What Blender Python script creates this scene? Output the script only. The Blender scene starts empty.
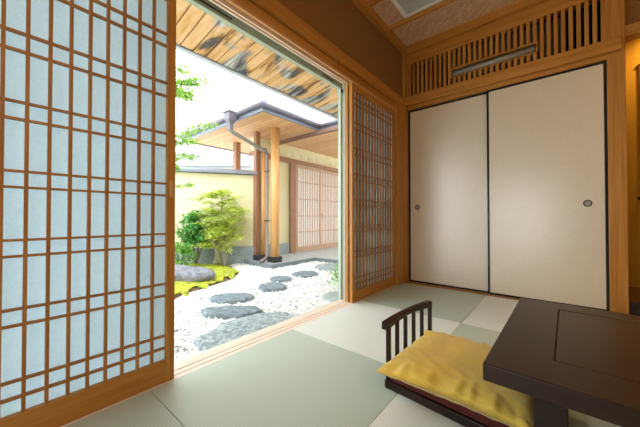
import bpy, bmesh, math, random
from mathutils import Vector, Matrix, noise
R = math.radians
rnd = random.Random(7)
scene = bpy.context.scene
C = bpy.data.collections.new('scene'); scene.collection.children.link(C)

# ------------------------------------------------------------------ materials
def new_mat(name):
    m = bpy.data.materials.new(name); m.use_nodes = True
    nt = m.node_tree
    return m, nt, nt.nodes['Principled BSDF']
def N(nt, t, **kw):
    n = nt.nodes.new(t)
    for k, v in kw.items():
        if k in n.inputs: n.inputs[k].default_value = v
        else: setattr(n, k, v)
    return n
def rgb(c): return (c[0], c[1], c[2], 1.0)
def plain(name, col, rough=.5, metal=0, spec=.5, emit=None, es=0, var=0, vs=8):
    m, nt, b = new_mat(name)
    b.inputs['Base Color'].default_value = rgb(col); b.inputs['Roughness'].default_value = rough
    b.inputs['Metallic'].default_value = metal; b.inputs['Specular IOR Level'].default_value = spec
    if emit: b.inputs['Emission Color'].default_value = rgb(emit); b.inputs['Emission Strength'].default_value = es
    if var:
        tc = N(nt, 'ShaderNodeTexCoord'); no = N(nt, 'ShaderNodeTexNoise', Scale=vs, Detail=4.0)
        nt.links.new(tc.outputs['Object'], no.inputs['Vector'])
        cr = N(nt, 'ShaderNodeValToRGB')
        cr.color_ramp.elements[0].position = .3; cr.color_ramp.elements[1].position = .7
        cr.color_ramp.elements[0].color = rgb([c*(1-var) for c in col]); cr.color_ramp.elements[1].color = rgb([min(1, c*(1+var)) for c in col])
        nt.links.new(no.outputs['Fac'], cr.inputs['Fac']); nt.links.new(cr.outputs['Color'], b.inputs['Base Color'])
    return m
def wood(name, ca, cb, axis, scale=30, rough=.45, bump=.05, spec=.4):
    m, nt, b = new_mat(name)
    tc = N(nt, 'ShaderNodeTexCoord'); mp = N(nt, 'ShaderNodeMapping')
    s = [scale]*3; s[axis] = scale*.05
    mp.inputs['Scale'].default_value = s
    nt.links.new(tc.outputs['Object'], mp.inputs['Vector'])
    no = N(nt, 'ShaderNodeTexNoise', Scale=1.0, Detail=5.0, Distortion=.6)
    nt.links.new(mp.outputs['Vector'], no.inputs['Vector'])
    cr = N(nt, 'ShaderNodeValToRGB')
    cr.color_ramp.elements[0].position = .32; cr.color_ramp.elements[1].position = .68
    cr.color_ramp.elements[0].color = rgb(ca); cr.color_ramp.elements[1].color = rgb(cb)
    nt.links.new(no.outputs['Fac'], cr.inputs['Fac']); nt.links.new(cr.outputs['Color'], b.inputs['Base Color'])
    bp = N(nt, 'ShaderNodeBump', Strength=bump, Distance=.002)
    nt.links.new(no.outputs['Fac'], bp.inputs['Height']); nt.links.new(bp.outputs['Normal'], b.inputs['Normal'])
    b.inputs['Roughness'].default_value = rough; b.inputs['Specular IOR Level'].default_value = spec
    return m
WA, WB = (.38, .155, .022), (.54, .25, .05)
WX, WY, WZ = [wood('cypress_wood_%s' % 'xyz'[i], WA, WB, i) for i in range(3)]
KZ = wood('lattice_wood_z', (.33, .13, .025), (.46, .20, .045), 2)
KY = wood('lattice_wood_y', (.33, .13, .025), (.46, .20, .045), 1)
SILL = wood('sill_wood', (.84, .70, .58), (.93, .80, .70), 1, 40)
GZ = wood('gate_post_wood', (.62, .30, .10), (.80, .46, .20), 2, 20)
GD = wood('gate_dark_wood', (.26, .12, .07), (.36, .18, .11), 2, 20)
GDY = wood('gate_dark_wood_y', (.26, .12, .07), (.36, .18, .11), 1, 20)
GDX = wood('gate_dark_wood_x', (.26, .12, .07), (.36, .18, .11), 0, 20)
DOORW = wood('gate_door_wood', (.42, .26, .17), (.56, .36, .25), 2, 20)
DARK = wood('dark_table_wood', (.022, .010, .007), (.040, .019, .013), 0, 14, rough=.36, bump=.02, spec=.35)
DARKP = wood('dark_table_panel_wood', (.026, .010, .006), (.052, .020, .011), 0, 9, rough=.34, bump=.02, spec=.35)
DARKY = wood('dark_chair_wood', (.014, .006, .005), (.026, .012, .010), 1, 14, rough=.3, bump=.02, spec=.35)
TOKO = wood('alcove_board_wood', (.06, .025, .012), (.09, .04, .02), 0, 14, rough=.3)
BLACK = plain('black_lacquer', (.008, .008, .009), .25)
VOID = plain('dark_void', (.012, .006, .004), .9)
MAROON = plain('maroon_fabric', (.10, .012, .010), .85, var=.2, vs=60)
WALLM = plain('brown_plaster', (.25, .115, .028), .95, var=.06, vs=60)
WALLO = plain('ochre_plaster', (.42, .225, .012), .95, var=.04, vs=60)
BEIGE = plain('cream_plaster', (.76, .70, .47), .95, var=.03, vs=20)
PLINTH = plain('grey_blue_plinth', (.30, .36, .40), .8, var=.15, vs=25)
GRANITE = plain('granite_paving', (.42, .46, .50), .7, var=.15, vs=60)
GRANED = plain('dark_granite_edge', (.16, .20, .24), .7, var=.2, vs=60)
ALU = plain('pale_green_aluminium', (.44, .53, .42), .4, .1)
ALUW = plain('white_aluminium', (.72, .73, .66), .4)
GREY = plain('grey_metal', (.34, .32, .27), .4, .1)
GREYP = plain('grey_plastic', (.10, .085, .055), .5)
WHITEP = plain('white_plastic', (.88, .88, .82), .5)
ROOFM = plain('blue_grey_roof_metal', (.24, .27, .34), .45, .3)
PIPE = plain('brown_grey_pipe', (.27, .20, .19), .5)
PIPEG = plain('grey_gutter_pipe', (.24, .23, .21), .5)
HOP = plain('mauve_grey_leader_head', (.17, .155, .20), .5)
SHOE = plain('black_post_shoe', (.02, .022, .03), .5)
SOILM = plain('brown_soil', (.16, .10, .06), .95, var=.4, vs=30)
BARK = plain('pale_bark', (.42, .38, .32), .9, var=.3, vs=30)
BARKD = plain('dark_bark', (.16, .11, .08), .9, var=.3, vs=30)
FROST = None
OPENM = plain('pale_opening_paper', (.9, .88, .78), .6)
PULLR = plain('dark_bronze', (.03, .028, .025), .3, .8)
PULLC = plain('brushed_nickel', (.35, .33, .30), .4, .8)
BRASS = plain('pale_wood_pull', (.62, .40, .17), .4)
NEIGH = plain('pale_far_building', (.30, .30, .31), .9)
NEIGHR = plain('pale_far_roof', (.22, .24, .26), .8)
SCROLL = plain('scroll_brocade', (.16, .07, .03), .8, var=.2, vs=40)
SCROLLP = plain('scroll_paper', (.62, .52, .36), .8)
PAD = plain('rubber_pad', (.02, .02, .02), .6)

def leafm(name, col, var=.35, tr=.35):
    m, nt, b = new_mat(name)
    b.inputs['Roughness'].default_value = .5
    oi = N(nt, 'ShaderNodeTexCoord'); no = N(nt, 'ShaderNodeTexNoise', Scale=9.0, Detail=3.0)
    nt.links.new(oi.outputs['Object'], no.inputs['Vector'])
    cr = N(nt, 'ShaderNodeValToRGB'); cr.color_ramp.elements[0].position = .35; cr.color_ramp.elements[1].position = .65
    cr.color_ramp.elements[0].color = rgb([c*(1-var) for c in col]); cr.color_ramp.elements[1].color = rgb([min(.95, c*(1+var)) for c in col])
    nt.links.new(no.outputs['Fac'], cr.inputs['Fac']); nt.links.new(cr.outputs['Color'], b.inputs['Base Color'])
    t = N(nt, 'ShaderNodeBsdfTranslucent'); nt.links.new(cr.outputs['Color'], t.inputs['Color'])
    mx = N(nt, 'ShaderNodeMixShader'); mx.inputs[0].default_value = tr
    nt.links.new(b.outputs[0], mx.inputs[1]); nt.links.new(t.outputs[0], mx.inputs[2])
    nt.links.new(mx.outputs[0], nt.nodes['Material Output'].inputs['Surface'])
    return m
LEAFY = leafm('yellow_green_leaves', (.64, .80, .18))
LEAFM = leafm('maple_leaves', (.30, .52, .08), .35, .2)
LEAFD = leafm('deep_green_leaves', (.14, .42, .12))
def moss_mat():
    m, nt, b = new_mat('moss')
    tc = N(nt, 'ShaderNodeTexCoord'); no = N(nt, 'ShaderNodeTexNoise', Scale=16.0, Detail=9.0, Roughness=.75); nt.links.new(tc.outputs['Object'], no.inputs['Vector'])
    cr = N(nt, 'ShaderNodeValToRGB'); e = cr.color_ramp.elements
    e[0].position = .36; e[0].color = (.10, .08, .03, 1); e[1].position = .66; e[1].color = (.60, .64, .05, 1)
    x = e.new(.45); x.color = (.30, .34, .03, 1)
    nt.links.new(no.outputs['Fac'], cr.inputs['Fac']); nt.links.new(cr.outputs['Color'], b.inputs['Base Color']); b.inputs['Roughness'].default_value = .95
    return m
MOSS = moss_mat()

def paper():
    m, nt, b = new_mat('shoji_paper')
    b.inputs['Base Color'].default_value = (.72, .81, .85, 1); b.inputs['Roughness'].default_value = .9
    b.inputs['Specular IOR Level'].default_value = .1
    tc = N(nt, 'ShaderNodeTexCoord'); no = N(nt, 'ShaderNodeTexNoise', Scale=90.0, Detail=6.0)
    nt.links.new(tc.outputs['Object'], no.inputs['Vector'])
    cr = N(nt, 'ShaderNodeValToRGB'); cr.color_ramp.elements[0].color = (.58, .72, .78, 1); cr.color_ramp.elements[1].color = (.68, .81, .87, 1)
    cr.color_ramp.elements[0].position = .3; cr.color_ramp.elements[1].position = .7
    nt.links.new(no.outputs['Fac'], cr.inputs['Fac'])
    t = N(nt, 'ShaderNodeBsdfTranslucent'); nt.links.new(cr.outputs['Color'], t.inputs['Color'])
    mx = N(nt, 'ShaderNodeMixShader'); mx.inputs[0].default_value = .55
    nt.links.new(b.outputs[0], mx.inputs[1]); nt.links.new(t.outputs[0], mx.inputs[2])
    nt.links.new(mx.outputs[0], nt.nodes['Material Output'].inputs['Surface'])
    return m
PAPER = paper()
FROST = leafm('frosted_white_pane', (.86, .84, .82), 0, .6)
def glass():
    m, nt, b = new_mat('clear_glass')
    nt.nodes.remove(b)
    tr = N(nt, 'ShaderNodeBsdfTransparent'); tr.inputs['Color'].default_value = (.97, .985, .98, 1)
    gl = N(nt, 'ShaderNodeBsdfGlossy', Roughness=.02)
    mx = N(nt, 'ShaderNodeMixShader'); mx.inputs[0].default_value = .03
    nt.links.new(tr.outputs[0], mx.inputs[1]); nt.links.new(gl.outputs[0], mx.inputs[2])
    nt.links.new(mx.outputs[0], nt.nodes['Material Output'].inputs['Surface'])
    return m
GLASS = glass()
def tatami(name, ca, cb, axis):
    m, nt, b = new_mat(name)
    tc = N(nt, 'ShaderNodeTexCoord')
    w = N(nt, 'ShaderNodeTexWave', Scale=34.0, Distortion=.15, Detail=1.0)
    w.bands_direction = 'XYZ'[axis]
    nt.links.new(tc.outputs['Object'], w.inputs['Vector'])
    no = N(nt, 'ShaderNodeTexNoise', Scale=140.0, Detail=3.0); nt.links.new(tc.outputs['Object'], no.inputs['Vector'])
    mxf = N(nt, 'ShaderNodeMath', operation='MULTIPLY_ADD'); mxf.inputs[1].default_value = .6; 
    nt.links.new(w.outputs['Fac'], mxf.inputs[0]); 
    m2 = N(nt, 'ShaderNodeMath', operation='MULTIPLY'); m2.inputs[1].default_value = .4
    nt.links.new(no.outputs['Fac'], m2.inputs[0]); nt.links.new(m2.outputs[0], mxf.inputs[2])
    mx = N(nt, 'ShaderNodeMix', data_type='RGBA')
    mx.inputs[6].default_value = rgb(ca); mx.inputs[7].default_value = rgb(cb)
    nt.links.new(mxf.outputs[0], mx.inputs[0]); nt.links.new(mx.outputs[2], b.inputs['Base Color'])
    bp = N(nt, 'ShaderNodeBump', Strength=.12, Distance=.002); nt.links.new(w.outputs['Fac'], bp.inputs['Height']); nt.links.new(bp.outputs['Normal'], b.inputs['Normal'])
    b.inputs['Roughness'].default_value = .42; b.inputs['Specular IOR Level'].default_value = .6
    return m
TAT_D = tatami('tatami_deep', (.49, .61, .54), (.55, .67, .60), 1)  # deep and pale are one straw; weave sheen is put into the colour
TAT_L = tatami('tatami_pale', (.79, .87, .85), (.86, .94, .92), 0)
def fusuma_mat():
    m, nt, b = new_mat('fusuma_paper')
    tc = N(nt, 'ShaderNodeTexCoord'); v = N(nt, 'ShaderNodeTexNoise', Scale=28.0, Detail=8.0, Distortion=1.5)
    nt.links.new(tc.outputs['Object'], v.inputs['Vector'])
    cr = N(nt, 'ShaderNodeValToRGB'); cr.color_ramp.elements[0].position = .42; cr.color_ramp.elements[1].position = .58
    cr.color_ramp.elements[0].color = (.73, .64, .48, 1); cr.color_ramp.elements[1].color = (.75, .665, .505, 1)
    nt.links.new(v.outputs['Fac'], cr.inputs['Fac']); nt.links.new(cr.outputs['Color'], b.inputs['Base Color'])
    r = N(nt, 'ShaderNodeMapRange'); r.inputs['To Min'].default_value = .285; r.inputs['To Max'].default_value = .315
    nt.links.new(v.outputs['Fac'], r.inputs['Value']); nt.links.new(r.outputs[0], b.inputs['Roughness'])
    bp = N(nt, 'ShaderNodeBump', Strength=.05, Distance=.002); nt.links.new(v.outputs['Fac'], bp.inputs['Height']); nt.links.new(bp.outputs['Normal'], b.inputs['Normal'])
    b.inputs['Specular IOR Level'].default_value = .8; b.inputs['IOR'].default_value = 1.9
    return m
FUS = fusuma_mat()
def ajiro():
    # woven ceiling sheet: small diagonal herringbone of thin wood strips
    m, nt, b = new_mat('woven_ceiling')
    tc = N(nt, 'ShaderNodeTexCoord'); mp = N(nt, 'ShaderNodeMapping'); mp.inputs['Rotation'].default_value = (0, 0, R(45)); mp.inputs['Scale'].default_value = (14, 14, 14)
    nt.links.new(tc.outputs['Object'], mp.inputs['Vector'])
    br = N(nt, 'ShaderNodeTexBrick', Scale=1.0); br.offset = .5
    br.inputs['Color1'].default_value = (.62, .39, .23, 1); br.inputs['Color2'].default_value = (.78, .53, .34, 1); br.inputs['Mortar'].default_value = (.46, .27, .15, 1)
    br.inputs['Mortar Size'].default_value = .02; br.inputs['Brick Width'].default_value = 1.0; br.inputs['Row Height'].default_value = .34
    nt.links.new(mp.outputs['Vector'], br.inputs['Vector']); nt.links.new(br.outputs['Color'], b.inputs['Base Color'])
    b.inputs['Roughness'].default_value = .7
    return m
AJIRO = ajiro()
def bark_soffit():
    # weathered boards laid across the eave, honey coloured in the middle, greyed in blotches
    m, nt, b = new_mat('weathered_bark_boards')
    tc = N(nt, 'ShaderNodeTexCoord'); mp = N(nt, 'ShaderNodeMapping'); mp.inputs['Scale'].default_value = (1.6, 9, 2)
    nt.links.new(tc.outputs['Object'], mp.inputs['Vector'])
    n1 = N(nt, 'ShaderNodeTexNoise', Scale=1.0, Detail=9.0, Distortion=.9); nt.links.new(mp.outputs['Vector'], n1.inputs['Vector'])
    c1 = N(nt, 'ShaderNodeValToRGB'); e = c1.color_ramp.elements
    e[0].position = .36; e[0].color = (.24, .12, .05, 1); e[1].position = .56; e[1].color = (.84, .54, .29, 1)
    x = c1.color_ramp.elements.new(.44); x.color = (.70, .40, .15, 1)
    nt.links.new(n1.outputs['Fac'], c1.inputs['Fac'])
    mp2 = N(nt, 'ShaderNodeMapping'); mp2.inputs['Scale'].default_value = (2.0, 3.4, 2); nt.links.new(tc.outputs['Object'], mp2.inputs['Vector'])
    n2 = N(nt, 'ShaderNodeTexNoise', Scale=1.0, Detail=7.0, Distortion=.8); nt.links.new(mp2.outputs['Vector'], n2.inputs['Vector'])
    c2 = N(nt, 'ShaderNodeValToRGB'); c2.color_ramp.elements[0].position = .51; c2.color_ramp.elements[1].position = .57
    nt.links.new(n2.outputs['Fac'], c2.inputs['Fac'])
    mx = N(nt, 'ShaderNodeMix', data_type='RGBA'); nt.links.new(c2.outputs['Color'], mx.inputs[0])
    c3 = N(nt, 'ShaderNodeValToRGB'); c3.color_ramp.elements[0].position = .4; c3.color_ramp.elements[1].position = .6
    c3.color_ramp.elements[0].color = (.07, .075, .085, 1); c3.color_ramp.elements[1].color = (.62, .62, .60, 1)
    nt.links.new(n1.outputs['Fac'], c3.inputs['Fac'])
    nt.links.new(c1.outputs['Color'], mx.inputs[6]); nt.links.new(c3.outputs['Color'], mx.inputs[7])
    nt.links.new(mx.outputs[2], b.inputs['Base Color']); b.inputs['Roughness'].default_value = .8
    bp = N(nt, 'ShaderNodeBump', Strength=.5, Distance=.01); nt.links.new(n1.outputs['Fac'], bp.inputs['Height']); nt.links.new(bp.outputs['Normal'], b.inputs['Normal'])
    return m
SOFFIT = bark_soffit()
def planks(name, ca, cb, axis_along, pitch):
    m, nt, b = new_mat(name)
    tc = N(nt, 'ShaderNodeTexCoord'); br = N(nt, 'ShaderNodeTexBrick', Scale=1.0)
    mp = N(nt, 'ShaderNodeMapping')
    if axis_along == 1: mp.inputs['Rotation'].default_value = (0, 0, R(90))
    nt.links.new(tc.outputs['Object'], mp.inputs['Vector']); nt.links.new(mp.outputs['Vector'], br.inputs['Vector'])
    br.inputs['Color1'].default_value = rgb(ca); br.inputs['Color2'].default_value = rgb(cb); br.inputs['Mortar'].default_value = rgb([c*.5 for c in ca])
    br.inputs['Mortar Size'].default_value = .004; br.inputs['Brick Width'].default_value = 1.8; br.inputs['Row Height'].default_value = pitch
    nt.links.new(br.outputs['Color'], b.inputs['Base Color']); b.inputs['Roughness'].default_value = .6
    return m
GATESOF = planks('gate_soffit_planks', (.60, .32, .15), (.76, .46, .25), 0, .09)
def stone_mat(name, ca, cb, sc=18):
    m, nt, b = new_mat(name)
    tc = N(nt, 'ShaderNodeTexCoord'); no = N(nt, 'ShaderNodeTexNoise', Scale=sc, Detail=9.0, Roughness=.7); nt.links.new(tc.outputs['Object'], no.inputs['Vector'])
    cr = N(nt, 'ShaderNodeValToRGB'); cr.color_ramp.elements[0].position = .36; cr.color_ramp.elements[1].position = .64
    cr.color_ramp.elements[0].color = rgb(ca); cr.color_ramp.elements[1].color = rgb(cb)
    nt.links.new(no.outputs['Fac'], cr.inputs['Fac']); nt.links.new(cr.outputs['Color'], b.inputs['Base Color'])
    bp = N(nt, 'ShaderNodeBump', Strength=.8, Distance=.02); nt.links.new(no.outputs['Fac'], bp.inputs['Height']); nt.links.new(bp.outputs['Normal'], b.inputs['Normal'])
    b.inputs['Roughness'].default_value = .75
    return m
STONE = stone_mat('blue_grey_stone', (.08, .12, .155), (.32, .39, .45), 26)
STONEP = stone_mat('pale_grey_stone', (.14, .20, .24), (.50, .58, .62), 24)
STONEG = stone_mat('green_grey_stone', (.30, .38, .38), (.42, .50, .50), 8)
def gravel_mat():
    m, nt, b = new_mat('white_gravel')
    tc = N(nt, 'ShaderNodeTexCoord'); v = N(nt, 'ShaderNodeTexVoronoi', Scale=38.0); nt.links.new(tc.outputs['Object'], v.inputs['Vector'])
    cr = N(nt, 'ShaderNodeValToRGB'); cr.color_ramp.interpolation = 'CONSTANT'
    cr.color_ramp.elements[0].color = (.93, .93, .93, 1); cr.color_ramp.elements[1].position = .93; cr.color_ramp.elements[1].color = (.30, .36, .38, 1)
    x = cr.color_ramp.elements.new(.82); x.color = (.74, .76, .76, 1)
    sp = N(nt, 'ShaderNodeSeparateColor'); nt.links.new(v.outputs['Color'], sp.inputs[0])
    nt.links.new(sp.outputs[0], cr.inputs['Fac']); nt.links.new(cr.outputs['Color'], b.inputs['Base Color'])
    b.inputs['Roughness'].default_value = .8
    return m
GRAV = gravel_mat()
def cushion_mat():
    m, nt, b = new_mat('mustard_cotton')
    tc = N(nt, 'ShaderNodeTexCoord'); w = N(nt, 'ShaderNodeTexNoise', Scale=300.0, Detail=2.0); nt.links.new(tc.outputs['Object'], w.inputs['Vector'])
    mx = N(nt, 'ShaderNodeMix', data_type='RGBA'); mx.inputs[6].default_value = (.70, .48, .05, 1); mx.inputs[7].default_value = (.84, .61, .09, 1)
    nt.links.new(w.outputs['Fac'], mx.inputs[0]); nt.links.new(mx.outputs[2], b.inputs['Base Color'])
    b.inputs['Roughness'].default_value = .6; b.inputs['Sheen Weight'].default_value = .3
    return m
CUSH = cushion_mat()

# ------------------------------------------------------------------ mesh helpers
class MB:
    def __init__(s): s.v = []; s.f = []
    def box(s, x0, x1, y0, y1, z0, z1):
        n = len(s.v)
        s.v += [(x0,y0,z0),(x1,y0,z0),(x1,y1,z0),(x0,y1,z0),(x0,y0,z1),(x1,y0,z1),(x1,y1,z1),(x0,y1,z1)]
        s.f += [tuple(n+i for i in q) for q in ((0,3,2,1),(4,5,6,7),(0,1,5,4),(1,2,6,5),(2,3,7,6),(3,0,4,7))]
        return s
    def prism(s, poly, z0, z1):          # poly counter-clockwise list of (x, y); z0/z1 numbers
        n = len(s.v); k = len(poly)
        s.v += [(p[0], p[1], z0) for p in poly] + [(p[0], p[1], z1) for p in poly]
        s.f += [tuple(n+i for i in reversed(range(k))), tuple(n+k+i for i in range(k))]
        s.f += [(n+i, n+(i+1) % k, n+k+(i+1) % k, n+k+i) for i in range(k)]
        return s
    def hexa(s, p):                      # 8 points like box order
        n = len(s.v); s.v += [tuple(q) for q in p]
        s.f += [tuple(n+i for i in q) for q in ((0,3,2,1),(4,5,6,7),(0,1,5,4),(1,2,6,5),(2,3,7,6),(3,0,4,7))]
        return s
    def tube(s, pts, rad, n=8):
        pts = [Vector(p) for p in pts]
        if not hasattr(rad, '__len__'): rad = [rad]*len(pts)
        base = len(s.v); k = len(pts)
        for i, p in enumerate(pts):
            d = (pts[min(i+1, k-1)]-pts[max(i-1, 0)]).normalized()
            u = d.cross(Vector((0,0,1)) if abs(d.z) < .95 else Vector((1,0,0))).normalized(); w = d.cross(u)
            for j in range(n):
                a = 2*math.pi*j/n; s.v.append(tuple(p+(u*math.cos(a)+w*math.sin(a))*rad[i]))
        for i in range(k-1):
            for j in range(n):
                a = base+i*n+j; b2 = base+i*n+(j+1) % n
                s.f.append((a, b2, b2+n, a+n))
        s.f.append(tuple(base+j for j in reversed(range(n)))); s.f.append(tuple(base+(k-1)*n+j for j in range(n)))
        return s
    def build(s, name, mat, parent=None, world=True, bevel=0, smooth=False, seg=2):
        me = bpy.data.meshes.new(name)
        off = Vector((0,0,0))
        if parent is None:
            xs = [v[0] for v in s.v]; ys = [v[1] for v in s.v]; zs = [v[2] for v in s.v]
            off = Vector(((min(xs)+max(xs))/2, (min(ys)+max(ys))/2, min(zs)))
        elif world:
            p = parent
            while p: off = off+Vector(p.location); p = p.parent
        me.from_pydata([(v[0]-off.x, v[1]-off.y, v[2]-off.z) for v in s.v], [], s.f)
        bm = bmesh.new(); bm.from_mesh(me); bmesh.ops.recalc_face_normals(bm, faces=bm.faces) if len(s.f) < 20000 else None
        bm.to_mesh(me); bm.free()
        me.materials.append(mat)
        o = bpy.data.objects.new(name, me); C.objects.link(o)
        if parent: o.parent = parent
        else: o.location = off
        if smooth:
            for p in me.polygons: p.use_smooth = True
        if bevel:
            m = o.modifiers.new('bevel', 'BEVEL'); m.width = bevel; m.segments = seg; m.limit_method = 'ANGLE'
        return o
def B(*a): return MB().box(*a)
def empty(name, loc, label, cat, group=None, rz=0):
    o = bpy.data.objects.new(name, None); C.objects.link(o); o.location = loc; o.rotation_euler = (0, 0, rz)
    o.empty_display_size = .1
    o['label'] = label; o['category'] = cat
    if group: o['group'] = group
    return o
def tag(o, label, cat, group=None, kind=None):
    o['label'] = label; o['category'] = cat
    if group: o['group'] = group
    if kind: o['kind'] = kind
    return o
def struct(name, mb, mat, label=None, bevel=0):
    o = mb.build(name, mat, bevel=bevel); o['kind'] = 'structure'
    if label: o['label'] = label
    return o

# ================================================================== ROOM SHELL
XW, YB, XR, YF = -1.335, 3.11, 2.80, -1.30
ZC = 2.68
# window wall (interior face at XW)
struct('wall_left', MB().box(-1.50, XW, YF, YB+.9, 2.085, 3.0).box(-1.50, XW, YF, -.32, -.3, 2.085).box(-1.50, XW, 2.96, YB+.9, -.3, 2.085).box(-1.50, XW, -.32, 2.96, -.30, -.06), WALLM, 'brown plaster wall above the garden opening')
struct('wall_front', MB().box(-1.5, -1.1, YF-.15, YF, -.3, 3.0).box(-.1, XR+.15, YF-.15, YF, -.3, 3.0).box(-1.1, -.1, YF-.15, YF, 1.50, 3.0).box(-1.1, -.1, YF-.15, YF, -.3, -.03), WALLM)
w2 = struct('fill_window', MB().box(-1.1, -1.05, YF-.12, YF-.03, -.03, 1.50).box(-.15, -.1, YF-.12, YF-.03, -.03, 1.50).box(-1.05, -.15, YF-.12, YF-.03, 1.45, 1.50).box(-1.05, -.15, YF-.12, YF-.03, -.03, .02), WZ, 'glazed opening added behind the viewpoint for fill daylight')  # added opening, lets soft sky light in from behind the camera
B(-1.05, -.15, YF-.08, YF-.076, .02, 1.45).build('pane', GLASS, w2)
struct('wall_right', B(XR, XR+.15, YF, YB+1.0, -.3, 3.0), WALLM)
struct('floor', B(XW, XR, YF, YB+.9, -.10, -.045), WX)
struct('ceiling', B(XW, XR, YF, YB+.9, ZC, ZC+.06), AJIRO, 'woven wood strip ceiling')
struct('trim_1', MB().box(XW, XW+.045, YF, YB, ZC-.085, ZC), WY, 'wooden crown moulding along the window wall', .002)
struct('trim_2', MB().box(XW+.045, XR, YB-.06, YB, ZC-.085, ZC), WX, 'wooden crown moulding along the closet wall', .002)
k = 3
for y in (2.62, 2.20, 1.78, 1.36, .94, .52, .10, -.32, -.74):
    struct('trim_%d' % k, B(XW+.045, XR, y-.016, y+.016, ZC-.04, ZC), WX, 'wooden ceiling batten', .002); k += 1
# nageshi and head track on the window wall
struct('trim_%d' % k, B(XW-.005, XW+.022, YF, YB-.09, 1.985, 2.085), WY, 'wooden tie rail along the window wall', .003); k += 1
# head track with two grooves (runs beside y)
mb = MB()
for x0, x1, zz in ((-1.392, -1.382, 1.905), (-1.44, -1.427, 1.921)):
    mb.box(x0, x1, -.32, 2.96, zz, 1.925)
struct('trim_%d' % k, mb, SILL, 'pale runners of the head track', .001); k += 1  # pale tone stands for daylight falling on the undersides
struct('trim_%d' % k, B(-1.350, -1.334, -.32, 2.96, 1.905, 1.925), wood('runner_wood', (.52, .26, .10), (.64, .36, .16), 1), 'inner runner of the head track', .001); k += 1  # mid tone puts bounced daylight into the runner's colour
struct('trim_%d' % k, B(-1.44, -1.333, -.32, 2.96, 1.925, 1.978), WY, 'wooden head track over the screens', .001); k += 1
# sill with two grooves
mb = MB()
for x0, x1 in ((-1.3665, -1.335), (-1.4065, -1.3735), (-1.475, -1.4135)):
    mb.box(x0, x1, -.32, 2.96, -.006, 0)
struct('trim_%d' % k, mb, SILL, 'pale wooden sill runners with two grooves between', .0008); k += 1
struct('trim_%d' % k, B(-1.475, -1.335, -.32, 2.96, -.06, -.006), WY, 'wooden sill body'); k += 1  # darker than the runners, standing in for shade inside the grooves
# posts at either end of the opening and the corner post
struct('trim_%d' % k, B(-1.44, -1.335, 2.86, 2.96, -.06, 1.985), WZ, 'wooden post at the end of the window wall', .003); k += 1
struct('trim_%d' % k, B(-1.34, -1.318, 2.86, 3.03, 0, 1.985), WZ, 'wooden side board', .003); k += 1
struct('trim_%d' % k, B(-1.335, -1.305, 3.03, 3.13, 0, 2.60), WZ, 'corner post beside the closet', .003); k += 1
struct('trim_%d' % k, B(-1.44, -1.335, -.40, -.32, -.06, 1.985), WZ, 'wooden post at the near end of the opening', .003); k += 1
# closet wall: sill, header, nageshi, transom beam, column
struct('trim_%d' % k, B(-1.305, .31, 3.04, 3.16, -.045, 0), WX, 'wooden sill under the closet panels', .001); k += 1
struct('trim_%d' % k, B(-1.305, .31, 3.10, 3.16, 1.968, 2.005), WX, 'head rail over the closet panels'); k += 1
struct('trim_%d' % k, B(-1.335, .386, 3.055, 3.125, 2.005, 2.105), WX, 'wooden tie rail over the closet panels', .003); k += 1
struct('trim_%d' % k, B(-1.305, .31, 3.095, 3.16, 2.485, 2.60), WX, 'beam between transom and ceiling', .002); k += 1
struct('trim_%d' % k, B(.308, .408, 3.095, 3.195, -.045, 2.60), WZ, 'square wooden alcove column', .004); k += 1
struct('wall_back', MB().box(-1.335, .35, 3.70, 3.85, -.3, 3.0).box(.31, .405, 3.195, 3.85, -.3, 3.0).box(-1.335, XR, YB+.002, 3.16, 2.60, ZC).box(.408, XR, 3.14, 3.20, 2.19, 2.60), WALLM, 'plaster wall over the alcove opening')
struct('trim_%d' % k, B(.408, 1.75, 3.11, 3.22, 2.115, 2.195), WX, 'wooden beam over the alcove opening', .003); k += 1
# tokonoma
struct('wall_alcove', MB().box(.405, 1.80, 3.82, 3.97, -.3, 3.0).box(1.75, 1.85, 3.11, 3.97, -.3, 3.0).box(1.85, XR, 3.11, 3.25, -.3, 3.0), WALLO, 'ochre alcove wall')
struct('trim_%d' % k, B(.408, 1.75, 3.16, 3.82, -.045, .10), TOKO, 'dark raised alcove floor board', .002); k += 1
struct('trim_%d' % k, B(.408, 1.75, 3.115, 3.16, -.045, .10), BLACK, 'black lacquered alcove front edge', .003); k += 1
struct('ceiling_alcove', B(.408, 1.75, 3.20, 3.82, 2.55, 2.60), WX)
struct('wall_closet_inside', MB().box(-1.30, .30, 3.30, 3.34, 2.0, 2.55).box(-1.335, -1.30, 3.16, 3.34, 2.0, 2.6), VOID)  # near-black colour stands for the unlit space behind the slats

# tatami mats
xs = [-1.335, -.515, .31, 1.14, 1.97, 2.80]; ys = [-1.27, -.387, .453, 1.30, 2.137, 3.04]
rowl = ['nearest the camera side wall', 'in the near row', 'under the low table row', 'beside the garden sill', 'in the far row by the closet']
desc = {(0,1): 'half-square tatami mat under the foot of the large left paper screen',
 (0,2): 'grey-green half tatami mat along the sill right beside the large left screen',
 (0,3): 'pale whitish half tatami mat along the middle of the garden sill',
 (0,4): 'olive half tatami mat in the corner below the narrow far lattice screen',
 (1,2): 'pale ribbed half tatami mat in the foreground before the floor chair',
 (1,3): 'grey-green half tatami mat mostly hidden behind the yellow cushion',
 (1,4): 'pale half tatami mat touching the closet beside the dark table corner',
 (1,1): 'tatami mat just below the bottom edge of the picture in front of the floor chair',
 (2,2): 'pale tatami mat beneath the dark low table near its leg',
 (2,3): 'tatami mat beneath the far side of the dark low table',
 (2,4): 'tatami mat in front of the dark alcove step',}
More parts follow.
